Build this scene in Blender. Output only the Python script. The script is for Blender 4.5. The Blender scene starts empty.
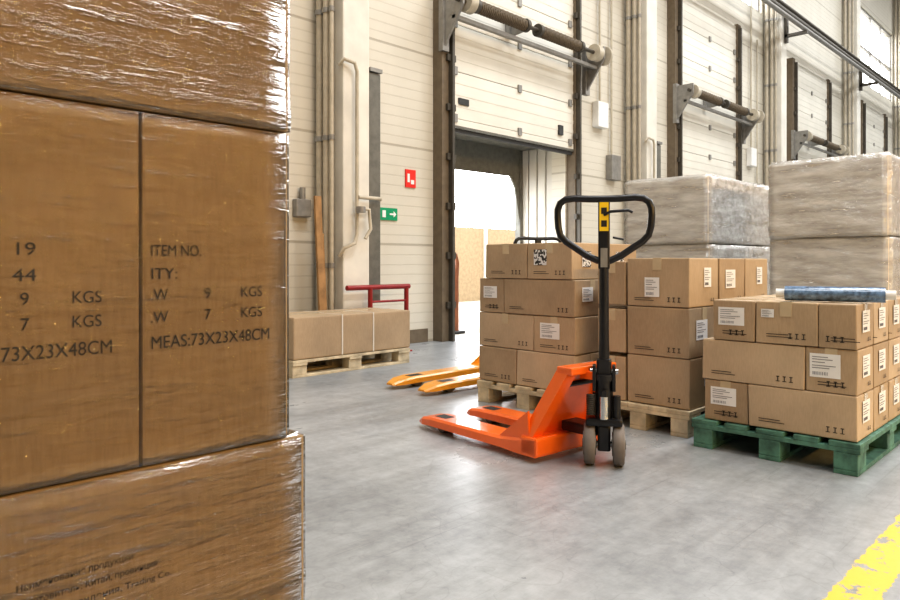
import bpy, bmesh, math, random
from mathutils import Matrix, Vector, noise
random.seed(7)
scene = bpy.context.scene
COL = scene.collection

# ---------------------------------------------------------------- materials
def new_mat(name):
    m = bpy.data.materials.new(name); m.use_nodes = True
    nt = m.node_tree
    return m, nt, nt.nodes["Principled BSDF"]

def coords(nt, scale=(1,1,1), kind='Object', rot=(0,0,0)):
    tc = nt.nodes.new('ShaderNodeTexCoord'); mp = nt.nodes.new('ShaderNodeMapping')
    mp.inputs['Scale'].default_value = scale
    mp.inputs['Rotation'].default_value = rot
    nt.links.new(tc.outputs[kind], mp.inputs['Vector'])
    return mp.outputs['Vector']

def noise_tex(nt, vec, scale, detail=4, rough=.55):
    n = nt.nodes.new('ShaderNodeTexNoise')
    n.inputs['Scale'].default_value = scale
    n.inputs['Detail'].default_value = detail
    n.inputs['Roughness'].default_value = rough
    nt.links.new(vec, n.inputs['Vector'])
    return n.outputs['Fac']

def ramp(nt, fac, stops):
    r = nt.nodes.new('ShaderNodeValToRGB')
    e = r.color_ramp.elements
    e[0].position = stops[0][0]; e[0].color = stops[0][1]
    e[1].position = stops[1][0]; e[1].color = stops[1][1]
    for p, c in stops[2:]:
        x = e.new(p); x.color = c
    nt.links.new(fac, r.inputs['Fac'])
    return r.outputs['Color']

def bump(nt, h, strength, dist=.01, target=None, normal=None):
    b = nt.nodes.new('ShaderNodeBump')
    b.inputs['Strength'].default_value = strength
    b.inputs['Distance'].default_value = dist
    nt.links.new(h, b.inputs['Height'])
    if normal: nt.links.new(normal, b.inputs['Normal'])
    if target: nt.links.new(b.outputs['Normal'], target)
    return b.outputs['Normal']

def math_n(nt, op, a, b=None, c=None):
    n = nt.nodes.new('ShaderNodeMath'); n.operation = op
    for i, x in enumerate((a, b, c)):
        if x is None: continue
        if isinstance(x, (int, float)): n.inputs[i].default_value = x
        else: nt.links.new(x, n.inputs[i])
    return n.outputs[0]

def mixc(nt, fac, a, b, mode='MIX'):
    n = nt.nodes.new('ShaderNodeMix'); n.data_type = 'RGBA'; n.blend_type = mode
    if isinstance(fac, (int, float)): n.inputs[0].default_value = fac
    else: nt.links.new(fac, n.inputs[0])
    for i, x in ((6, a), (7, b)):
        if isinstance(x, tuple): n.inputs[i].default_value = x
        else: nt.links.new(x, n.inputs[i])
    return n.outputs[2]

def C(r, g, b): return (r, g, b, 1)

def simple(name, col, rough=.5, metal=0., var=.12, nscale=12, bmp=.1, coat=0):
    m, nt, p = new_mat(name)
    v = coords(nt)
    f = noise_tex(nt, v, nscale)
    lo = C(*[c*(1-var) for c in col]); hi = C(*[min(1, c*(1+var)) for c in col])
    nt.links.new(ramp(nt, f, [(.35, lo), (.65, hi)]), p.inputs['Base Color'])
    p.inputs['Roughness'].default_value = rough
    p.inputs['Metallic'].default_value = metal
    p.inputs['Coat Weight'].default_value = coat
    if bmp: bump(nt, noise_tex(nt, v, nscale*6), bmp, .003, p.inputs['Normal'])
    return m

def kraft(name, col, wrapped=False):
    m, nt, p = new_mat(name)
    v = coords(nt)
    f = noise_tex(nt, v, 3.5, 5)
    lo = C(*[c*.86 for c in col]); hi = C(*[c*1.12 for c in col])
    base = ramp(nt, f, [(.3, lo), (.7, hi)])
    fine = noise_tex(nt, coords(nt, (1, 1, .15)), 180, 2)
    base = mixc(nt, .06, base, ramp(nt, fine, [(.4, C(.25,.17,.09)), (.6, C(.8,.62,.42))]))
    nt.links.new(base, p.inputs['Base Color'])
    p.inputs['Roughness'].default_value = .6
    bump(nt, noise_tex(nt, v, 9, 3), .25, .01, p.inputs['Normal'])
    return m

K1 = kraft('kraft_cardboard_a', (.47, .350, .225))
K2 = kraft('kraft_cardboard_b', (.54, .415, .280))
K3 = kraft('kraft_cardboard_c', (.41, .300, .190))
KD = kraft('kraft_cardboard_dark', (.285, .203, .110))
KW = kraft('kraft_cardboard_pale', (.74, .65, .51))
TAPE = simple('packing_tape', (.58, .47, .31), .18, var=.05, bmp=.05, coat=.5)
STRAP = simple('white_strapping', (.72, .68, .6), .4, var=.03, bmp=0)
INK = simple('printing_ink', (.02, .018, .015), .6, var=.1, bmp=0)
INKG = simple('label_print_grey', (.22, .22, .24), .6, var=.1, bmp=0)
BLACK = simple('black_painted_steel', (.012, .012, .014), .32, var=.3, bmp=.05)
ORANGE = simple('orange_enamel', (.90, .15, .010), .3, var=.08, nscale=5, bmp=.03, coat=.4)
AMBER = simple('amber_enamel', (.80, .33, .02), .35, var=.1, bmp=.03, coat=.3)
RED = simple('red_enamel', (.26, .015, .015), .4)
TYRE = simple('grey_rubber', (.17, .15, .135), .7)
CHROME = simple('bright_steel', (.6, .6, .6), .25, 1.0)
YELLOW = simple('yellow_sticker', (.9, .6, .02), .4, var=.05)
STEEL = simple('grey_steel', (.28, .27, .25), .5, .3)
DSTEEL = simple('dark_steel', (.08, .07, .055), .5, .2)
BROWNST = simple('brown_steel', (.16, .125, .085), .55)
WOOD = simple('pallet_wood', (.60, .50, .34), .7, var=.28, nscale=8, bmp=.3)
WOODD = simple('old_wood', (.30, .17, .07), .7, var=.25, nscale=8, bmp=.3)
GREEN = simple('green_painted_wood', (.085, .20, .15), .65, var=.4, nscale=14, bmp=.3)
CONC = simple('painted_concrete', (.68, .65, .58), .7, var=.08, nscale=3, bmp=.15)
PIPE = simple('cream_pipe_paint', (.48, .43, .34), .45, var=.1)
DPLATE = simple('column_guard_paint', (.14, .135, .115), .5, var=.15)
WHITEP = simple('white_plastic', (.8, .8, .78), .4, var=.04)
SIGNR = simple('sign_red', (.75, .03, .02), .4, var=.03)
SIGNG = simple('sign_green', (.0, .30, .13), .4, var=.03)
DOORP = simple('door_panel_cream', (.71, .68, .60), .45, var=.04, nscale=2, bmp=.05)
SHELT = simple('shelter_panel', (.55, .52, .46), .6, var=.04, nscale=2, bmp=.05)
BLUE = simple('blue_film_roll', (.12, .20, .33), .12, var=.5, nscale=40, coat=1)
PEACH = simple('outdoor_render', (.29, .215, .135), .8)
RUST = simple('rusty_bollard_paint', (.22, .075, .03), .6)
RUBBER = simple('rubber_seal', (.04, .04, .04), .7)
BRASS = simple('spring_steel', (.13, .10, .065), .6, var=.4, nscale=60, bmp=.4)
LABEL = simple('shipping_label', (.84, .84, .83), .45, var=.02, bmp=0)
def qr_mat():
    m, nt, p = new_mat('qr_label')
    ck = nt.nodes.new('ShaderNodeTexNoise'); ck.inputs['Scale'].default_value = 70; ck.inputs['Detail'].default_value = 0
    nt.links.new(coords(nt), ck.inputs['Vector'])
    nt.links.new(ramp(nt, ck.outputs['Fac'], [(.5, C(.04,.04,.04)), (.52, C(.75,.75,.75))]), p.inputs['Base Color'])
    return m
QR = qr_mat()

def film_mat(name, milk=.12, tint=(1, 1, 1), vs=((1.2,1.2,9),(2.5,2.5,30)), gl=.25, bstr=.6, rough=.13, cut=(.45, .75), bd=(.03, .008), rot=(0,0,0)):
    m, nt, p = new_mat(name)
    nt.nodes.remove(p)
    out = nt.nodes['Material Output']
    n1 = noise_tex(nt, coords(nt, vs[0], rot=rot), 3.0, 6, .6)
    n2 = noise_tex(nt, coords(nt, vs[1], rot=rot), 2.0, 4, .6)
    nb = bump(nt, n1, bstr, bd[0])
    nb = bump(nt, n2, bstr*.7, bd[1], None, nb)
    tr = nt.nodes.new('ShaderNodeBsdfTransparent')
    g = nt.nodes.new('ShaderNodeBsdfGlossy'); g.inputs['Roughness'].default_value = rough
    nt.links.new(nb, g.inputs['Normal'])
    d = nt.nodes.new('ShaderNodeBsdfDiffuse'); d.inputs['Color'].default_value = (*tint, 1)
    fr = nt.nodes.new('ShaderNodeFresnel'); fr.inputs['IOR'].default_value = 1.5
    nt.links.new(nb, fr.inputs['Normal'])
    gf = math_n(nt, 'MULTIPLY_ADD', fr.outputs[0], 1.0, gl*.3)
    mw = math_n(nt, 'MULTIPLY', ramp(nt, n2, [(cut[0], C(0,0,0)), (cut[1], C(1,1,1))]), milk*2)
    mw = math_n(nt, 'ADD', mw, milk*.5)
    m1 = nt.nodes.new('ShaderNodeMixShader'); m2 = nt.nodes.new('ShaderNodeMixShader')
    nt.links.new(mw, m1.inputs[0]); nt.links.new(tr.outputs[0], m1.inputs[1]); nt.links.new(d.outputs[0], m1.inputs[2])
    nt.links.new(gf, m2.inputs[0]); nt.links.new(m1.outputs[0], m2.inputs[1]); nt.links.new(g.outputs[0], m2.inputs[2])
    nt.links.new(m2.outputs[0], out.inputs['Surface'])
    return m
FILM = film_mat('stretch_film', .008, (.8, .72, .6), ((1.0, 1.0, 6), (1.5, 1.5, 30)), gl=.0, bstr=.75, rough=.055, bd=(.04, .009), rot=(0, .08, 0))
FILMM = film_mat('stretch_film_taut', .006, (.8, .72, .6), ((1.3, 1.3, 5), (2.2, 2.2, 22)), gl=.0, bstr=.55, rough=.05, bd=(.03, .006), rot=(0, -.1, 0))
FILMW = film_mat('stretch_film_milky', .36, (.93, .91, .87), ((2.2, 2.2, 4), (1.6, 1.6, 9)), .35, 1.0, .10, (.25, .9), bd=(.05, .03), rot=(.25, .2, 0))

def wall_mat():
    m, nt, p = new_mat('ribbed_wall_panel')
    tc = nt.nodes.new('ShaderNodeTexCoord'); sp = nt.nodes.new('ShaderNodeSeparateXYZ')
    nt.links.new(tc.outputs['Object'], sp.inputs[0])
    z = sp.outputs['Z']
    fr = math_n(nt, 'FRACT', math_n(nt, 'MULTIPLY', z, 1/.115))
    gr = math_n(nt, 'LESS_THAN', fr, .14)
    fr2 = math_n(nt, 'FRACT', math_n(nt, 'MULTIPLY', z, 1/1.15))
    gr2 = math_n(nt, 'LESS_THAN', fr2, .025)
    h = math_n(nt, 'MULTIPLY_ADD', gr, -.35, math_n(nt, 'MULTIPLY', gr2, -1.))
    n = noise_tex(nt, coords(nt, (1, 1, .4)), .9, 5)
    base = ramp(nt, n, [(.3, C(.57, .535, .455)), (.7, C(.67, .635, .55))])
    seam = math_n(nt, 'MAXIMUM', math_n(nt, 'MULTIPLY', gr, .16), math_n(nt, 'MULTIPLY', gr2, .5))
    base = mixc(nt, seam, base, C(.28, .24, .18))
    nt.links.new(base, p.inputs['Base Color']); p.inputs['Roughness'].default_value = .55
    bump(nt, h, .6, .01, p.inputs['Normal'])
    return m
WALL = wall_mat()

def floor_mat():
    m, nt, p = new_mat('polished_concrete_floor')
    v = coords(nt)
    n1 = noise_tex(nt, v, .7, 9, .66); n2 = noise_tex(nt, v, 14, 6, .7)
    base = ramp(nt, n1, [(.34, C(.22, .235, .25)), (.62, C(.44, .465, .485))])
    base = mixc(nt, .3, base, ramp(nt, n2, [(.3, C(.17, .175, .18)), (.7, C(.56, .58, .59))]))
    nd = noise_tex(nt, coords(nt, (.35, 3.2, 1), rot=(0, 0, .5)), 1.6, 7, .7)
    base = mixc(nt, .55, base, ramp(nt, nd, [(.36, C(.58, .58, .58)), (.60, C(1.0, 1.0, 1.0))]), 'MULTIPLY')
    # fine straight-ish drag scratches in two directions
    for ang, k in ((.9, .3), (-.35, .3), (1.9, .25)):
        ns = noise_tex(nt, coords(nt, (.5, 26, 1), rot=(0, 0, ang)), 2.0, 3, .6)
        s1 = ramp(nt, ns, [(.66, C(0,0,0)), (.72, C(1,1,1))])
        base = mixc(nt, math_n(nt, 'MULTIPLY', s1, k), base, C(.12, .12, .12))
    for scl, dst, wd, k in ((2.2, 1.2, .005, .22), (5.1, .6, .005, .2)):
        nw = nt.nodes.new('ShaderNodeTexNoise'); nw.inputs['Scale'].default_value = scl
        nw.inputs['Detail'].default_value = 2; nw.inputs['Distortion'].default_value = dst
        nt.links.new(v, nw.inputs['Vector'])
        s1 = math_n(nt, 'ABSOLUTE', math_n(nt, 'SUBTRACT', nw.outputs['Fac'], .5))
        s1 = ramp(nt, s1, [(.0, C(1,1,1)), (wd, C(0,0,0))])
        base = mixc(nt, math_n(nt, 'MULTIPLY', s1, k), base, C(.10, .10, .10))
    sp = nt.nodes.new('ShaderNodeSeparateXYZ'); nt.links.new(v, sp.inputs[0])
    jit = math_n(nt, 'MULTIPLY', math_n(nt, 'SUBTRACT', n2, .5), .05)
    yy = math_n(nt, 'ABSOLUTE', math_n(nt, 'SUBTRACT', math_n(nt, 'ADD', sp.outputs['Y'], jit), .565))
    st = math_n(nt, 'LESS_THAN', yy, .06)
    n3 = noise_tex(nt, v, 11, 7, .75)
    worn = math_n(nt, 'GREATER_THAN', n3, .43)
    st = math_n(nt, 'MULTIPLY', math_n(nt, 'MULTIPLY', st, worn), .95)
    base = mixc(nt, st, base, C(.80, .56, .075))
    nt.links.new(base, p.inputs['Base Color'])
    r = nt.nodes.new('ShaderNodeMapRange'); r.inputs['From Min'].default_value = .3; r.inputs['From Max'].default_value = .7
    r.inputs['To Min'].default_value = .42; r.inputs['To Max'].default_value = .22
    nt.links.new(n1, r.inputs['Value']); nt.links.new(r.outputs[0], p.inputs['Roughness'])
    p.inputs['Specular IOR Level'].default_value = .7
    bump(nt, n2, .12, .01, p.inputs['Normal'])
    return m
FLOOR = floor_mat()
CEIL = simple('ceiling_sheet', (.55, .53, .5), .7, var=.05, nscale=1)
SHADEW = simple('hall_wall_sheet', (.32, .30, .27), .7, var=.08, nscale=1)

# ---------------------------------------------------------------- mesh builder
class MB:
    def __init__(s, *mats):
        s.v = []; s.f = []; s.m = []; s.sm = []; s.mats = list(mats)
    def mi(s, mat):
        if mat not in s.mats: s.mats.append(mat)
        return s.mats.index(mat)
    def add(s, vs, fs, mat, smooth=False, M=None):
        o = len(s.v); k = s.mi(mat)
        for p in vs:
            p = Vector(p)
            if M is not None: p = M @ p
            s.v.append(p[:])
        for f in fs:
            s.f.append([o+i for i in f]); s.m.append(k); s.sm.append(smooth)
    def box(s, lo, hi, mat, bev=0, M=None, jit=0):
        bm = bmesh.new()
        c = [(a+b)/2 for a, b in zip(lo, hi)]; d = [abs(b-a) for a, b in zip(lo, hi)]
        bmesh.ops.create_cube(bm, size=1)
        for v in bm.verts:
            v.co = Vector([v.co[i]*d[i]+c[i]+(random.uniform(-jit, jit) if i < 2 else random.uniform(-jit, jit)*.4) for i in range(3)])
        if bev > 0:
            bmesh.ops.bevel(bm, geom=bm.edges[:], offset=min(bev, min(d)*.45), segments=2, profile=.6, affect='EDGES')
        bm.verts.index_update()
        s.add([v.co.copy() for v in bm.verts], [[v.index for v in f.verts] for f in bm.faces], mat, False, M)
        bm.free()
    def tube(s, path, r, mat, n=12, closed=False, M=None, caps=True):
        path = [Vector(p) for p in path]; N = len(path)
        rs = r if isinstance(r, (list, tuple)) else [r]*N
        vs = []; fs = []; up = None
        for i, p in enumerate(path):
            if closed: t = path[(i+1) % N]-path[i-1]
            else: t = path[min(i+1, N-1)]-path[max(i-1, 0)]
            t.normalize()
            if up is None:
                up = Vector((0, 0, 1)) if abs(t.z) < .9 else Vector((1, 0, 0))
            up = (up-t*up.dot(t)).normalized(); q = t.cross(up)
            for k in range(n):
                a = 2*math.pi*k/n
                vs.append(p+(up*math.cos(a)+q*math.sin(a))*rs[i])
        R = N if closed else N-1
        for i in range(R):
            j = (i+1) % N
            for k in range(n):
                l = (k+1) % n
                fs.append([i*n+k, i*n+l, j*n+l, j*n+k])
        s.add(vs, fs, mat, True, M)
        if caps and not closed:
            s.add(vs[:n], [list(range(n))[::-1]], mat, False, M)
            s.add(vs[-n:], [list(range(n))], mat, False, M)
    def cyl(s, a, b, r, mat, n=24, M=None): s.tube([a, b], r, mat, n, M=M)
    def prism(s, poly, d0, d1, axis, mat, M=None):
        def P(p, d):
            if axis == 'x': return (d, p[0], p[1])
            if axis == 'y': return (p[0], d, p[1])
            return (p[0], p[1], d)
        n = len(poly)
        vs = [P(p, d0) for p in poly]+[P(p, d1) for p in poly]
        fs = [list(range(n))[::-1], list(range(n, 2*n))]+[[i, (i+1) % n, n+(i+1) % n, n+i] for i in range(n)]
        s.add(vs, fs, mat, False, M)
    def loft(s, secs, x0, mat, M=None):
        vs = []; fs = []
        for y, w, zt, zb in secs:
            b = .012
            vs += [(x0-w, y, zb), (x0-w, y, zt-b), (x0-w+b, y, zt), (x0+w-b, y, zt), (x0+w, y, zt-b), (x0+w, y, zb)]
        for i in range(len(secs)-1):
            for k in range(6):
                l = (k+1) % 6
                fs.append([i*6+k, i*6+l, (i+1)*6+l, (i+1)*6+k])
        fs.append([0, 1, 2, 3, 4, 5]); e = (len(secs)-1)*6
        fs.append([e+5, e+4, e+3, e+2, e+1, e])
        s.add(vs, fs, mat, False, M)
    def done(s, name, parent=None, loc=None, rot=None):
        me = bpy.data.meshes.new(name)
        me.from_pydata(s.v, [], s.f); me.update()
        for m in s.mats: me.materials.append(m)
        me.polygons.foreach_set('material_index', s.m)
        me.polygons.foreach_set('use_smooth', s.sm)
        bm = bmesh.new(); bm.from_mesh(me)
        bmesh.ops.recalc_face_normals(bm, faces=bm.faces[:]); bm.to_mesh(me); bm.free()
        o = bpy.data.objects.new(name, me); COL.objects.link(o)
        if loc: o.location = loc
        if rot: o.rotation_euler = rot
        if parent: o.parent = parent
        return o

def empty(name, loc=(0,0,0), rot=(0,0,0)):
    e = bpy.data.objects.new(name, None); COL.objects.link(e)
    e.location = loc; e.rotation_euler = rot; e.empty_display_size = .1
    return e

def text(body, x, y, z, size, parent, name, width=None, mat=INK, rot=(math.pi/2, 0, 0), bold=.0):
    cu = bpy.data.curves.new(name, 'FONT'); cu.body = body; cu.size = size; cu.offset = bold
    cu.materials.append(mat)
    o = bpy.data.objects.new(name, cu); COL.objects.link(o)
    o.location = (x, y, z); o.rotation_euler = rot
    if width:
        bpy.context.view_layer.update()
        w = o.dimensions.x
        if w > 0: o.scale = (width/w, 1, 1)
    if parent: o.parent = parent
    return o

# ---------------------------------------------------------------- room shell
YW = 6.1
m = MB(FLOOR); m.box((-10, -10, -.2), (40, YW+.25, 0), FLOOR); m.done('floor')

m = MB(WALL)
DX0, DX1, DZ = 6.18, 8.77, 2.72
m.box((-10, YW, 0), (DX0, YW+.25, 6.7), WALL)
m.box((DX0, YW, DZ), (DX1, YW+.25, 6.7), WALL)
m.box((DX1, YW, 0), (40, YW+.25, 6.7), WALL)
m.box((-10, YW, 6.7), (11.3, YW+.25, 9.1), WALL)
m.box((16.6, YW, 6.7), (23.7, YW+.25, 9.1), WALL)
m.box((29.0, YW, 6.7), (40, YW+.25, 9.1), WALL)
m.box((-10, YW, 9.1), (40, YW+.25, 11), WALL)
m.done('wall_back')
m = MB(SHADEW); m.box((-10, -10.25, 0), (40, -10, 11), SHADEW); m.done('wall_front')
m = MB(SHADEW); m.box((-10.25, -10.25, 0), (-10, YW+.25, 11), SHADEW); m.done('wall_left')
m = MB(SHADEW); m.box((40, -10.25, 0), (40.25, YW+.25, 11), SHADEW); m.done('wall_right')
m = MB(CEIL); m.box((-10.25, -10.25, 11), (40.25, YW+.25, 11.2), CEIL); m.done('ceiling')
m = MB(BROWNST)
m.box((-10, YW-.02, 0), (DX0-.3, YW, .16), BROWNST, .004)
m.box((DX1+.3, YW-.02, 0), (40, YW, .16), BROWNST, .004)
m.done('baseboard_back')

for wi, (x0, x1) in enumerate(((11.3, 16.6), (23.7, 29.0))):
    m = MB(STEEL)
    for z in (6.7, 7.85, 9.04): m.box((x0, YW+.05, z), (x1, YW+.13, z+.06), STEEL)
    n = 4
    for i in range(n+1):
        x = x0+(x1-x0-.05)*i/n; m.box((x, YW+.06, 6.7), (x+.05, YW+.12, 9.1), STEEL)
    m.done('window_%d' % (wi+1))

# columns with guard plates and service pipes
XC = [4.32+6.2*i for i in range(6)]
for i, x in enumerate(XC):
    m = MB(CONC)
    m.box((x, 5.7, 0), (x+.34, YW, 11), CONC, .015)
    m.done('concrete_column')
    m = MB(DPLATE)
    m.box((x+.345, 5.71, .55), (x+.50, YW-.002, 2.95), DPLATE, .01)
    m.box((x+.345, 5.69, 2.96), (x+.51, 5.9, 3.0), STEEL)
    m.done('column_guard_plate')
    m = MB(PIPE)
    for yy, rr in ((6.0, .04), (5.89, .035), (5.80, .022)):
        m.tube([(x-.07, yy, .25), (x-.07, yy, 10.6)], rr, PIPE, 12)
        for z in (.9, 2.2, 3.5, 5, 6.5): m.cyl((x-.07, yy, z), (x-.07, yy, z+.05), rr*1.35, STEEL, 12)
    m.done('service_pipes')
    m = MB(PIPE)
    m.tube([(x-.03, 5.73, 2.95), (x-.02, 5.66, 3.0), (x+.10, 5.64, 2.98), (x+.13, 5.64, 2.9), (x+.13, 5.64, 1.25),
            (x+.10, 5.64, 1.15), (x-.02, 5.66, 1.1), (x-.03, 5.73, 1.02)], .02, PIPE, 10)
    m.tube([(x+.13, 5.62, 1.62), (x+.42, 5.62, 1.62), (x+.46, 5.67, 1.62)], .02, PIPE, 10)
    m.tube([(x+.13, 5.62, 1.5), (x+.27, 5.62, 1.5), (x+.29, 5.62, 1.3), (x+.22, 5.62, 1.2)], .018, PIPE, 10)
    m.cyl((x+.13, 5.58, 1.46), (x+.13, 5.58, 1.52), .05, STEEL, 14)
    m.done('valve_pipe_branch')
m = MB(DSTEEL)
m.tube([(-8, 5.42, 6.45), (39.5, 5.42, 6.45)], .07, DSTEEL, 12)
m.tube([(-8, 5.28, 6.25), (39.5, 5.28, 6.25)], .05, STEEL, 12)
m.tube([(-8, 5.52, 6.7), (39.5, 5.52, 6.7)], .04, DSTEEL, 10)
for x in XC:
    m.box((x+.15, 5.2, 6.12), (x+.22, 5.69, 6.19), DSTEEL); m.box((x+.15, 5.62, 6.0), (x+.22, 5.69, 6.8), DSTEEL)
m.done('overhead_pipe_run')

def dock_door(x0, x1, zb, idx):
    e = empty('door_%d' % idx)
    m = MB(DOORP)
    z = zb+.12
    while z < 5.6:
        m.box((x0-.04, 5.98, z), (x1+.04, 6.05, z+.578), DOORP, .008)
        for q in range(1, 4): m.box((x0-.04, 5.976, z+.145*q), (x1+.04, 5.981, z+.145*q+.05), DOORP, .002)
        for xx in (x0+.02, (x0+x1)/2, x1-.1): m.box((xx, 5.955, z-.05), (xx+.07, 5.98, z+.05), STEEL)
        z += .585
    m.box((x0-.04, 5.975, zb), (x1+.04, 6.05, zb+.115), DOORP, .01)
    m.box((x0-.04, 5.965, zb-.0), (x1+.04, 5.975, zb+.03), DPLATE)
    m.box((x0-.04, 5.99, max(.001, zb-.05)), (x1+.04, 6.04, max(.002, zb)), RUBBER)
    m.box((x0+.12, 5.96, zb+.3), (x0+.3, 5.98, zb+.38), RUBBER)
    m.box((x1-.36, 5.95, zb+.2), (x1-.26, 5.98, zb+.34), RUBBER)
    if zb < 1:
        for xx in (x0+.5, x1-1.0):
            m.box((xx, 5.968, 1.5), (xx+.5, 5.98, 1.78), DPLATE, .01)
    m.done('door_sections', e)
    m = MB(BROWNST)
    for s, xa in ((-1, x0), (1, x1)):
        a, b = (xa-.2, xa-.03) if s < 0 else (xa+.03, xa+.2)
        m.box((a, 5.94, 0), (b, 6.099, 6.0), BROWNST, .005)
        c = xa-.09 if s < 0 else xa+.05
        m.box((c, 5.87, 0), (c+.04, 5.94, 5.9), DSTEEL)
        for z in [.4+.6*j for j in range(9)]: m.box((c-.05, 5.9, z), (c+.09, 5.95, z+.08), DSTEEL)
    m.done('door_frame_tracks', e)
    m = MB(STEEL)
    zs = 4.05; ys = 5.66
    m.cyl((x0-.25, ys, zs), (x1+.4, ys, zs), .028, DSTEEL, 12)
    for xa in (x0-.2, x0+1.05, x1+.28):
        big = xa != x0+1.05
        m.prism([(5.94, zs+.12), (5.94, zs-.55), (5.60, zs-.06), (5.60, zs+.12)] if big else [(5.94, zs+.08), (5.94, zs-.1), (5.62, zs-.06), (5.62, zs+.08)], xa, xa+.03, 'x', STEEL)
        m.box((xa-.03, 5.9, zs-.55 if big else zs-.1), (xa+.08, 5.97, zs+.16), STEEL)
    for xa in (x0+.1, x0+1.35):
        L = .95
        m.tube([(xa+L*j/240, ys+.07*math.cos(j*.75), zs+.07*math.sin(j*.75)) for j in range(241)], .013, BRASS, 6)
        m.cyl((xa, ys, zs), (xa+L, ys, zs), .058, RUBBER, 16)
        m.cyl((xa-.04, ys, zs), (xa+.02, ys, zs), .085, DSTEEL, 20)
        m.cyl((xa+L-.02, ys, zs), (xa+L+.04, ys, zs), .085, DSTEEL, 20)
    for xa in (x0-.1, x1+.08):
        m.cyl((xa, ys, zs), (xa+.12, ys, zs), .12, PIPE, 28)
        m.cyl((xa+.03, ys, zs), (xa+.09, ys, zs), .105, STEEL, 28)
    m.cyl((x1+.36, ys, zs), (x1+.40, ys, zs), .14, PIPE, 28)
    m.box((x0-.2, 5.72, zs-.2), (x1+.3, 5.78, zs-.15), STEEL, .005)
    m.done('torsion_shaft', e)
dock_door(DX0, DX1, 2.62, 1)
dock_door(12.2, 14.8, .0, 2)
dock_door(18.4, 21.0, .0, 3)
dock_door(24.6, 27.2, .0, 4)

# junction boxes and conduits between bays
for X in (9.5, 15.7):
    m = MB(WHITEP)
    m.box((X, 5.98, 3.1), (X+.3, YW-.002, 3.5), WHITEP, .01)
    m.tube([(X+.15, 6.05, 3.5), (X+.15, 6.05, 8)], .02, PIPE, 8)
    m.done('electrical_junction_box')
    m = MB(STEEL)
    m.box((X+.4, 5.98, 2.3), (X+.68, YW-.002, 2.7), STEEL, .01)
    m.tube([(X+.5, 6.05, 2.7), (X+.5, 6.05, 6.0)], .018, PIPE, 8)
    m.done('electrical_junction_box')
m = MB(STEEL)
m.box((3.98, 6.02, 1.42), (4.16, YW-.002, 1.6), STEEL, .01)
m.cyl((4.07, 6.05, 1.6), (4.07, 6.05, 1.72), .03, STEEL)
m.done('wall_switch_box')

m = MB(SIGNR)
m.box((5.52, 6.085, 1.84), (5.68, 6.099, 2.05), SIGNR)
m.box((5.545, 6.08, 1.9), (5.58, 6.085, 2.0), WHITEP); m.box((5.6, 6.08, 1.88), (5.65, 6.085, 1.93), WHITEP)
m.done('fire_sign')
m = MB(SIGNG)
m.box((5.13, 6.085, 1.44), (5.39, 6.099, 1.58), SIGNG)
m.prism([(5.27, 1.50), (5.33, 1.50), (5.33, 1.475), (5.37, 1.51), (5.33, 1.545), (5.33, 1.52), (5.27, 1.52)], 6.08, 6.085, 'y', WHITEP)
m.box((5.16, 6.08, 1.47), (5.21, 6.085, 1.55), WHITEP)
m.done('exit_sign')
m = MB(WOODD)
M = Matrix.Translation((4.03, 5.66, 0)) @ Matrix.Rotation(-math.radians(4), 4, 'X')
m.box((0, 0, 0), (.075, .03, 1.62), WOODD, .004, M)
m.box((.055, .03, 0), (.11, .06, 1.25), WOODD, .004, M)
m.done('leaning_wooden_board')

# ---------------------------------------------------------------- outside the open door
YARD = simple('yard_concrete', (.36, .33, .28), .8)
m = MB(YARD); m.box((-10, YW+.25, -.25), (60, 60, -.02), YARD); m.done('yard_ground')
m = MB(SHELT)
y0, y1 = YW+.255, YW+.95
for i in range(4):
    y = y0+.02+i*.17; m.box((DX1+.10, y, 0), (DX1+.15, y+.15, 2.75), SHELT, .015)
m.box((DX1+.15, y0, 0), (DX1+.2, y1, 2.75), SHELT)
m.box((DX0-.1, y0, 2.75), (DX1+.2, y1, 2.85), DPLATE)
m.box((DX1+.03, y1-.06, 0), (DX1+.12, y1+.04, 2.75), DPLATE)
m.prism([(DX0-.1, 2.75), (DX1+.03, 2.75), (DX1+.03, 1.6), (DX1-.08, 2.15), (DX1-.2, 2.32), (DX0-.1, 2.30)], y1-.05, y1-.02, 'y', DPLATE)
m.box((DX0-.2, y0, 0), (DX0-.12, y1, 2.75), SHELT)
m.done('dock_shelter')
m = MB(PEACH)
m.box((7, 12, -.05), (24, 12.2, 1.85), PEACH)
for i in range(10): m.box((7.2+i*1.6, 11.95, -.05), (7.3+i*1.6, 12.0, 1.9), SHELT)
m.done('yard_boundary_wall')
m = MB(RUST)
m.tube([(6.96, 6.66, -.015), (6.96, 6.66, .75), (7.0, 6.66, .95), (6.97, 6.66, 1.08)], [.05, .045, .03, .02], RUST, 14)
m.box((6.86, 6.56, -.018), (7.06, 6.76, .02), RUBBER, .01)
m.done('dock_bollard')

# ---------------------------------------------------------------- pallets and cartons
def pallet(name, x0, y0, L, W, mat, H=.144):
    m = MB(mat)
    for i in range(5):
        w = .13 if i % 2 == 0 else .11
        yc = (W-.13)*i/4+.065
        m.box((0, yc-w/2, H-.022), (L, yc+w/2, H), mat, .003, None, .0015)
    for i in range(3):
        xc = .07+(L-.14)*i/2
        m.box((xc-.07, 0, H-.045), (xc+.07, W, H-.0225), mat, .003)
        for j in range(3):
            yc = .06+(W-.12)*j/2
            m.box((xc-.07, yc-.05, .0225), (xc+.07, yc+.05, H-.0455), mat, .004)
    for j in range(3):
        yc = .06+(W-.12)*j/2
        m.box((0, yc-.05, 0), (L, yc+.05, .022), mat, .003)
    return m.done(name, None, (x0, y0, 0))

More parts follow.
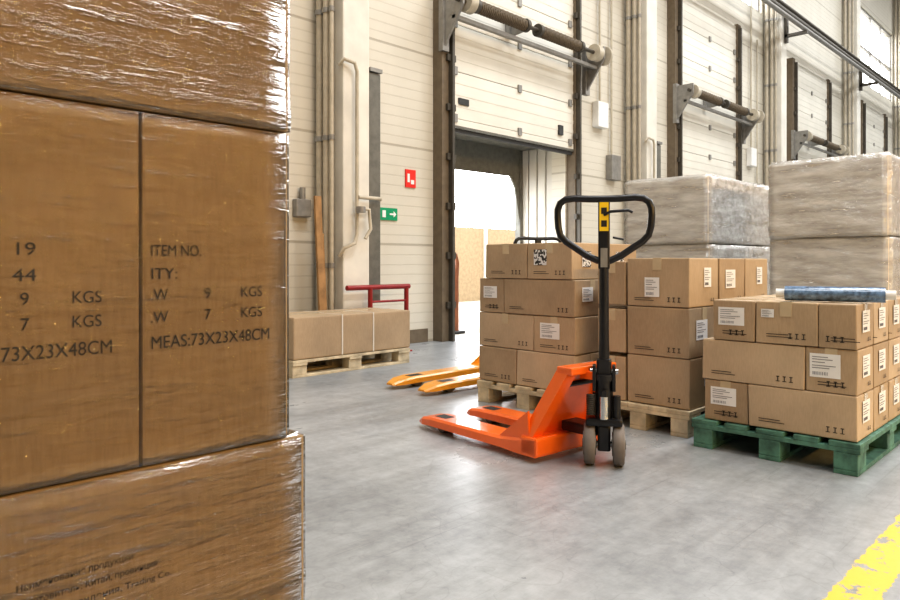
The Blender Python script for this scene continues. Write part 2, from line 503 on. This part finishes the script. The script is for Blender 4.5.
class Stack:
    def __init__(s): s.m = MB(K1, K2, K3, TAPE, LABEL, INK, INKG)
    def label(s, face, fixed, c, zc, w, h, mt):
        """white sticker with printed lines; face 'L' = -X side, 'R' = -Y side"""
        def put(u0, u1, v0, v1, dep, mat):
            if face == 'L':
                s.m.box((fixed-dep-.001, c+w/2-u1*w, zc-h/2+v0*h), (fixed-dep, c+w/2-u0*w, zc-h/2+v1*h), mat)
            else:
                s.m.box((c-w/2+u0*w, fixed-dep-.001, zc-h/2+v0*h), (c-w/2+u1*w, fixed-dep, zc-h/2+v1*h), mat)
        put(0, 1, 0, 1, .002, mt)
        if mt is QR: return
        for v, u0, u1 in ((.84, .08, .6), (.74, .08, .75), (.62, .08, .5), (.48, .08, .85), (.38, .08, .65)):
            put(u0, u1, v, v+.03, .0031, INKG)
        x = .1
        while x < .6:
            ww = random.uniform(.010, .025); put(x, x+ww, .10, .24, .0031, INKG); x += ww+random.uniform(.02, .04)
    def carton(s, x0, x1, y0, y1, z0, z1, tape='y', labL=None, labR=None, mk=True, mat=None):
        m = s.m; g = .003; j = random.uniform(-.012, .012)
        k = mat or random.choice((K1, K2, K3))
        a, b, c, d = x0+g+max(0, j), x1-g, y0+g, y1-g
        m.box((a, c, z0+.002), (b, d, z1-.002), k, .006, None, .0025)
        if tape == 'y':
            xm = (a+b)/2
            m.box((xm-.027, c-.001, z1-.0025), (xm+.027, d+.001, z1-.0008), TAPE)
            m.box((xm-.027, c-.0025, z1-.07), (xm+.027, c, z1-.002), TAPE)
        else:
            ym = (c+d)/2
            m.box((a-.001, ym-.027, z1-.0025), (b+.001, ym+.027, z1-.0008), TAPE)
            m.box((a-.0025, ym-.027, z1-.07), (a, ym+.027, z1-.002), TAPE)
        h = z1-z0
        if labL:
            fy, fz, w, hh = labL[:4]; mt = labL[4] if len(labL) > 4 else LABEL
            s.label('L', a-.001, d-(d-c)*fy, z0+h*fz, w, hh, mt)
        if labR:
            fx, fz, w, hh = labR[:4]; mt = labR[4] if len(labR) > 4 else LABEL
            s.label('R', c-.001, a+(b-a)*fx, z0+h*fz, w, hh, mt)
        if mk:
            yc = c+.05
            for q in range(3):
                yy = yc+q*.03
                m.box((a-.003, yy, z0+.03), (a-.0025, yy+.018, z0+.033), INK)
                m.box((a-.003, yy+.002, z0+.052), (a-.0025, yy+.016, z0+.056), INK)
                m.box((a-.003, yy+.007, z0+.033), (a-.0025, yy+.011, z0+.052), INK)
            for q in range(2):
                m.box((a-.003, d-.05-.12+q*.02, z0+.035+q*.012), (a-.0025, d-.05, z0+.038+q*.012), INK)
            xx0 = b-.11
            for q in range(2):
                xx = xx0+q*.03
                m.box((xx, c-.003, z0+.03), (xx+.02, c-.0025, z0+.033), INK)
                m.box((xx+.007, c-.003, z0+.033), (xx+.012, c-.0025, z0+.048), INK)
    def done(s, name): return s.m.done(name)

XA, YA = 3.61, 2.44
pallet('wooden_pallet', XA-.02, YA-.01, 1.2, .80, WOOD)
s = Stack()
zt = [.146, .38, .613, .846, 1.08]
rows = [[(2.44, 2.90), (2.90, 3.23)], [(2.44, 2.76), (2.76, 3.24)], [(2.44, 3.01), (3.01, 3.23)], [(2.46, 2.81), (2.81, 3.17)]]
lab = {(1,0): (.40,.6,.15,.10), (2,1): (.45,.6,.12,.08), (3,0): (.3,.6,.10,.10,QR)}
xs = [0, .40, .79, 1.16]
for t in range(4):
    for i, (a, b) in enumerate(rows[t]):
        for k in range(3):
            if t == 3 and k == 2: continue
            s.carton(XA+xs[k], XA+xs[k+1], a, b, zt[t], zt[t+1], 'x' if t % 2 else 'y',
                     lab.get((t, i)) if k == 0 else None,
                     ((.4, .55, .10, .10, QR) if (i == 0 and t == 3) else ((.35, .6, .12, .09) if (i == 0 and (t+k) % 2 == 0) else None)))
s.done('cardboard_box_stack')

XB, YB = 3.63, 1.715
pallet('wooden_pallet', XB-.02, YB-.01, 1.2, .62, WOOD)
s = Stack()
zt = [.146, .424, .703, .98]
for t in range(3):
    for k in range(3):
        x0 = XB+.385*k
        s.carton(x0, x0+.38, YB, YB+.385, zt[t], zt[t+1], 'x' if t == 2 else 'y',
                 (.42, .40, .09, .11) if t == 2 else None, (.4, .55, .14, .11) if (t+k) % 2 else (.6, .6, .09, .11))
        s.carton(x0, x0+.38, YB+.39, YB+.58, zt[t], zt[t+1]-.02, 'x', None, None, False)
s.done('cardboard_box_stack')

XG, YG = 3.50, .87
pallet('green_wooden_pallet', XG-.015, YG-.015, 1.2, .78, GREEN)
s = Stack()
zt = [.146, .353, .560, .765]
rows = [[(.87, 1.355), (1.355, 1.58)], [(.87, 1.09), (1.09, 1.59)], [(.87, 1.033), (1.033, 1.317), (1.317, 1.533)]]
lab = {(0,1): (.45,.62,.13,.09), (1,0): (.38,.6,.13,.11), (2,2): (.45,.6,.13,.09), (2,1): (.2,.72,.06,.04)}
for t in range(3):
    for i, (a, b) in enumerate(rows[t]):
        for k in range(4):
            x0 = XG+.29*k
            s.carton(x0, x0+.285, a, b, zt[t], zt[t+1], 'x' if (t+i) % 2 else 'y', lab.get((t, i)) if k == 0 else None,
                     (.5, .6, .12, .10) if i == 0 else None)
s.done('cardboard_box_stack')
m = MB(BLUE)
p0, p1 = Vector((3.60, 1.21, .803)), Vector((3.68, .80, .803))
m.cyl(p0, p1, .036, BLUE, 32); d = (p1-p0).normalized()
m.cyl(p0-d*.04, p1+d*.04, .021, WHITEP, 20); m.cyl(p0-d*.0405, p0-d*.04, .017, INK, 16)
m.cyl(p0+d*.001, p0-d*.001, .034, WHITEP, 24)
m.done('stretch_film_roll')
m = MB(FILMW)
vs = []; fs = []; n = 18
for i in range(n):
    for j in range(n):
        x = 3.70+.5*i/(n-1); y = .89+.42*j/(n-1)
        vs.append((x+.1, y, .769+.02*abs(noise.noise(Vector((x*12, y*12, 1))))))
for i in range(n-1):
    for j in range(n-1): fs.append([i*n+j, (i+1)*n+j, (i+1)*n+j+1, i*n+j+1])
m.add(vs, fs, FILMW, True); m.done('loose_film_sheet')

# ---------------------------------------------------------------- film shells
def film_shell(name, lo, hi, mat, parent, cut=22, amp=.004, off=.005, seed=0):
    bm = bmesh.new(); bmesh.ops.create_cube(bm, size=1)
    bmesh.ops.bevel(bm, geom=bm.edges[:], offset=.006, segments=2, affect='EDGES')
    bmesh.ops.subdivide_edges(bm, edges=[e for e in bm.edges if e.calc_length() > .5], cuts=cut, use_grid_fill=True)
    for v in bm.verts:
        p = Vector([(lo[i]+hi[i])/2+v.co[i]*(hi[i]-lo[i]) for i in range(3)])
        dn = Vector([1 if v.co[i] > .495 else (-1 if v.co[i] < -.495 else 0) for i in range(3)])
        a = noise.noise(Vector((p.x*3, p.y*3, p.z*14+seed)))
        v.co = p+dn*(off+amp*(a+1)*.5)
    me = bpy.data.meshes.new(name); bm.to_mesh(me); bm.free(); me.materials.append(mat)
    for f in me.polygons: f.use_smooth = True
    o = bpy.data.objects.new(name, me); COL.objects.link(o); o.parent = parent
    return o

def wrapped_stack(x0, x1, y0, y1, tiers):
    e = empty('film_wrapped_pallet_load')
    m = MB(KW)
    for a, b, dx in tiers:
        nx = 2; ny = 2
        for i in range(nx):
            for j in range(ny):
                m.box((x0+(x1-x0)*i/nx+.002+dx, y0+(y1-y0)*j/ny+.002, a+.002), (x0+(x1-x0)*(i+1)/nx-.002+dx, y0+(y1-y0)*(j+1)/ny-.002, b-.002), KW, .006)
    m.done('wrapped_cartons', e)
    for k, (a, b, dx) in enumerate(tiers):
        film_shell('film_%d' % (k+1), (x0+dx, y0, a), (x1+dx, y1, b), FILMW, e, 20, .016, .006, k*5+x0)
    p = pallet('pallet_base', x0, y0, x1-x0, y1-y0, WOOD); p.parent = e
wrapped_stack(6.04, 7.55, 2.68, 3.50, [(.146, 1.12, .02), (1.125, 1.73, 0)])
wrapped_stack(5.73, 6.93, 1.23, 2.04, [(.146, .62, 0), (.625, 1.14, .02), (1.145, 1.73, 0)])
wrapped_stack(7.6, 8.8, 1.0, 1.8, [(.146, 1.12, .02), (1.125, 1.60, 0)])

# ---------------------------------------------------------------- foreground stack
e = empty('foreground_wrapped_carton_stack')
YS, XR = .963, .621
p = pallet('pallet_base', -.58, YS, 1.2, .8, WOOD); p.parent = e
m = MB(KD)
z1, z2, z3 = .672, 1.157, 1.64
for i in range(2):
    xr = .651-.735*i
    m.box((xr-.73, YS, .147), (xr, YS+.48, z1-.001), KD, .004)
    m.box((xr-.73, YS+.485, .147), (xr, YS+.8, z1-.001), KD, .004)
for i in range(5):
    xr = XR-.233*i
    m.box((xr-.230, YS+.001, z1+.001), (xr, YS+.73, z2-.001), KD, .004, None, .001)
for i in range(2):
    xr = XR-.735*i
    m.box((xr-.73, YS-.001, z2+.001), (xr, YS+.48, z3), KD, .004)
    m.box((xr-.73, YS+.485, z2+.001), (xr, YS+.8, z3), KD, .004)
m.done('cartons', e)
film_shell('film_bottom', (-.82, YS, .147), (.651, YS+.8, z1), FILM, e, 30, .005, .003, 1)
film_shell('film_middle', (-.55, YS, z1), (XR, YS+.75, z2), FILMM, e, 30, .003, .0025, 2)
film_shell('film_top', (-.85, YS, z2), (XR, YS+.8, z3), FILM, e, 30, .006, .003, 3)
yt = YS-.0012
for k in range(2):
    ox = -.235*k
    text('MEAS:73X23X48CM', .4015+ox, yt, .832, .025, e, 'print_meas', .183)
    for zz, a, b in ((.868, '.W', '7'), (.899, '.W', '9')):
        text(a if k == 0 else 'N.W', .4015+ox-(0 if k == 0 else .01), yt, zz, .022, e, 'print_weight', .024)
        text(b, .479+ox, yt, zz, .022, e, 'print_num')
        text('KGS', .5367+ox, yt, zz, .022, e, 'print_unit', .035)
    text('ITY:' if k == 0 else '44', .4015+ox if k == 0 else .236, yt, .928, .022, e, 'print_qty', .036 if k == 0 else .026)
    text('ITEM NO.' if k == 0 else '19', .4015+ox if k == 0 else .236, yt, .960, .022, e, 'print_item', .072 if k == 0 else .02)
for i, (tt, w) in enumerate((('Наименование продукции:', .14), ('Изготовитель: Китай, провинция', .17), ('Дата изготовления, Trading Co.', .19), ('Импортер: ООО', .12))):
    text(tt, .24, yt, .552-.019*i, .012, e, 'print_small', w)

# ---------------------------------------------------------------- flat load at the wall
pallet('wooden_pallet', 3.22, 4.92, 1.3, .62, WOOD)
m = MB(K3)
m.box((3.23, 4.93, .148), (4.53, 5.52, .50), K3, .012)
for x in (3.72, 4.07):
    m.box((x, 4.926, .15), (x+.012, 4.93, .50), STRAP); m.box((x, 4.926, .50), (x+.012, 5.52, .502), STRAP)
m.box((3.23, 5.22, .5), (4.53, 5.27, .5015), TAPE)
m.done('strapped_long_carton')
m = MB(RED)
for x in (4.58, 5.08): m.tube([(x, 5.59, 0), (x, 5.59, .70)], .025, RED, 12)
m.tube([(4.28, 5.59, .70), (5.12, 5.59, .70)], .026, RED, 12)
m.tube([(4.58, 5.59, .3), (5.08, 5.59, .3)], .02, RED, 12)
m.tube([(4.58, 5.59, .55), (5.08, 5.59, .55)], .012, RED, 12)
for x in (4.58, 5.08): m.box((x-.05, 5.55, 0), (x+.05, 5.63, .015), RED)
m.done('red_tube_rail')

# ---------------------------------------------------------------- pallet trucks
def pallet_truck(loc, rotz, steer, col, fork=1.0, hs=1.0, sticker=YELLOW):
    e = empty('hand_pallet_truck', loc, (0, 0, rotz))
    m = MB(col)
    for sx in (-1, 1):
        x = sx*.18
        m.loft([(.20, .08, .125, .03), (.34, .08, .10, .03), (.45, .08, .088, .035), (1.02, .08, .082, .035), (1.10, .074, .072, .03), (1.155, .05, .05, .03), (1.165, .04, .045, .032)], x, col)
        m.box((x-.035, .93, .0822), (x+.035, 1.03, .0832), RUBBER)  # dark plate on the solid fork, standing for shade in the roller slot
        m.cyl((x-.035, .97, .038), (x+.035, .97, .038), .038, TYRE, 20)
        m.box((x-.03, .5, .0845), (x+.03, .75, .0855), col, .0005)
        a = Vector((sx*.22, .27, .09)); b = Vector((sx*.125, .10, .45))
        w, t = .035, .028
        vs = []
        for q in (a, b):
            for dx, dy in ((-w, -t), (w, -t), (w, t+.02), (-w, t+.02)): vs.append((q.x+dx, q.y+dy, q.z))
        m.add(vs, [[0,1,2,3], [7,6,5,4], [0,4,5,1], [1,5,6,2], [2,6,7,3], [3,7,4,0]], col)
        m.prism([(.25, .09), (.46, .088), (.26, .24)], sx*.24-.006, sx*.24+.006, 'x', col)
    m.box((-.26, .19, .032), (.26, .30, .12), col, .012)
    m.box((-.165, .055, .425), (.165, .15, .462), col, .008)
    m.add([(-.2, .27, .1), (.2, .27, .1), (.12, .115, .43), (-.12, .115, .43), (-.2, .285, .1), (.2, .285, .1), (.12, .13, .43), (-.12, .13, .43)],
          [[0,1,2,3], [7,6,5,4], [0,4,5,1], [1,5,6,2], [2,6,7,3], [3,7,4,0]], col)
    m.box((-.06, .02, .40), (.06, .10, .44), col, .006)
    m.box((-.055, .03, .13), (.055, .22, .18), BLACK, .01)
    m.cyl((-.16, .14, .37), (.16, .14, .37), .014, BLACK, 12)
    o = m.done('fork_frame', e); o.scale = (1, fork, 1)
    h = MB(BLACK)
    M = Matrix.Rotation(steer, 4, 'Z')
    R = .098
    for sx in (-1, 1):
        c = sx*.067
        h.tube([(c-.026, 0, R), (c-.02, 0, R), (c+.02, 0, R), (c+.026, 0, R)], [R-.01, R, R, R-.01], TYRE, 36, M=M)
        h.cyl((c-.03*1, 0, R), (c+.03, 0, R), .055, STEEL, 24, M=M)
        h.cyl((c-.033, 0, R), (c+.033, 0, R), .022, BLACK, 16, M=M)
    h.cyl((-.1, 0, R), (.1, 0, R), .013, CHROME, 12, M=M)
    h.box((-.03, -.035, R-.03), (.03, .035, R+.09), BLACK, .01, M)
    h.box((-.085, -.06, .19), (.085, .055, .225), BLACK, .012, M)
    h.cyl((0, 0, .2), (0, 0, .40), .042, BLACK, 24, M=M)
    h.cyl((0, 0, .40), (0, 0, .43), .052, BLACK, 24, M=M)
    h.cyl((.0, -.05, .225), (.0, -.05, .33), .022, CHROME, 16, M=M)
    h.cyl((.058, -.02, .225), (.058, -.02, .33), .018, BLACK, 16, M=M)
    h.tube([(-.058+.02*math.cos(k*.8), -.02+.02*math.sin(k*.8), .235+.1*k/80) for k in range(81)], .005, DSTEEL, 6, M=M)
    for sx in (-1, 1): h.box((sx*.045-.008, -.04, .35), (sx*.045+.008, .03, .47), BLACK, .004, M)
    h.cyl((-.065, -.005, .44), (.065, -.005, .44), .014, CHROME, 12, M=M)
    h.box((-.035, -.03, .42), (.035, .025, .50), BLACK, .012, M)
    h.box((-.012, -.075, .33), (.012, -.03, .36), BLACK, .003, M)
    h.tube([(0, 0, .48), (0, 0, .6), (0, 0, .95)], [.026, .023, .022], BLACK, 16, M=M)
    h.box((-.027, -.02, .92), (.027, .02, 1.245), BLACK, .01, M)
    h.box((-.021, -.0225, 1.10), (.021, -.0205, 1.235), sticker, 0, M)
    h.box((-.013, -.0235, 1.12), (.013, -.0228, 1.15), INK, 0, M)
    h.box((-.013, -.0235, 1.18), (.013, -.0228, 1.21), INK, 0, M)
    h.box((-.016, -.0225, .93), (.016, -.0205, 1.02), STEEL, 0, M)
    half = [(0, .955), (.03, .962), (.08, .985), (.13, 1.02), (.175, 1.05), (.203, 1.08), (.213, 1.12), (.217, 1.17), (.216, 1.205), (.205, 1.235), (.18, 1.252), (.14, 1.257), (.07, 1.253), (0, 1.252)]
    loop = [(x, 0, z) for x, z in half]+[(-x, 0, z) for x, z in half[-2:0:-1]]
    h.tube(loop, .0165, BLACK, 14, closed=True, M=M)
    h.tube([(.0, -.02, 1.175), (.03, -.03, 1.19), (.11, -.03, 1.195), (.13, -.03, 1.185)], .007, BLACK, 8, M=M)
    h.tube([(.04, -.01, 1.07), (.09, -.01, 1.06)], .005, BLACK, 8, M=M)
    o = h.done('steering_unit', e); o.scale = (1, 1, hs)
    return e
pallet_truck((2.875, 1.78, 0), -math.radians(7), -math.radians(51), ORANGE)
pallet_truck((4.99, 3.76, 0), math.radians(88), math.radians(-120), AMBER, 1.32, .93, BLACK)

# ---------------------------------------------------------------- lights
def area(name, loc, sx, sy, e, col, rot=(0, 0, 0)):
    l = bpy.data.lights.new(name, 'AREA'); l.shape = 'RECTANGLE'; l.size = sx; l.size_y = sy
    l.energy = e; l.color = col
    o = bpy.data.objects.new(name, l); COL.objects.link(o); o.location = loc; o.rotation_euler = rot
    return o
for x in (-3, 4, 12, 21, 31):
    for y in (-5.5, .8):
        k = .35 if x < 0 else 1.12
        area('skylight_lamp', (x, y, 10.9), 4.5, 2.2, 450*k, (.97, .985, 1))
for x in (-2.5, 0, 2.5, 5, 8):
    area('warm_streak_lamp', (x, -6.5, 3.3), 1.9, .12, 85, (1, .58, .16), (math.radians(75), 0, 0))  # added warm strips, unseen, set low to put golden streaks on the film

w = bpy.data.worlds.new('overcast_sky'); scene.world = w; w.use_nodes = True
bg = w.node_tree.nodes['Background']; bg.inputs[0].default_value = (.95, .97, 1, 1); bg.inputs[1].default_value = 8.0

# ---------------------------------------------------------------- camera
cam = bpy.data.cameras.new('camera'); cam.lens = 28; cam.sensor_width = 36; cam.shift_y = -37/900; cam.clip_start = .02
co = bpy.data.objects.new('camera', cam); COL.objects.link(co)
co.location = (0, 0, .95); co.rotation_euler = (math.pi/2, 0, math.radians(44.17-90))
scene.camera = co
scene.view_settings.view_transform = 'Standard'
try: scene.view_settings.look = 'Medium High Contrast'
except Exception as ex: print('look', ex)
scene.view_settings.exposure = .08
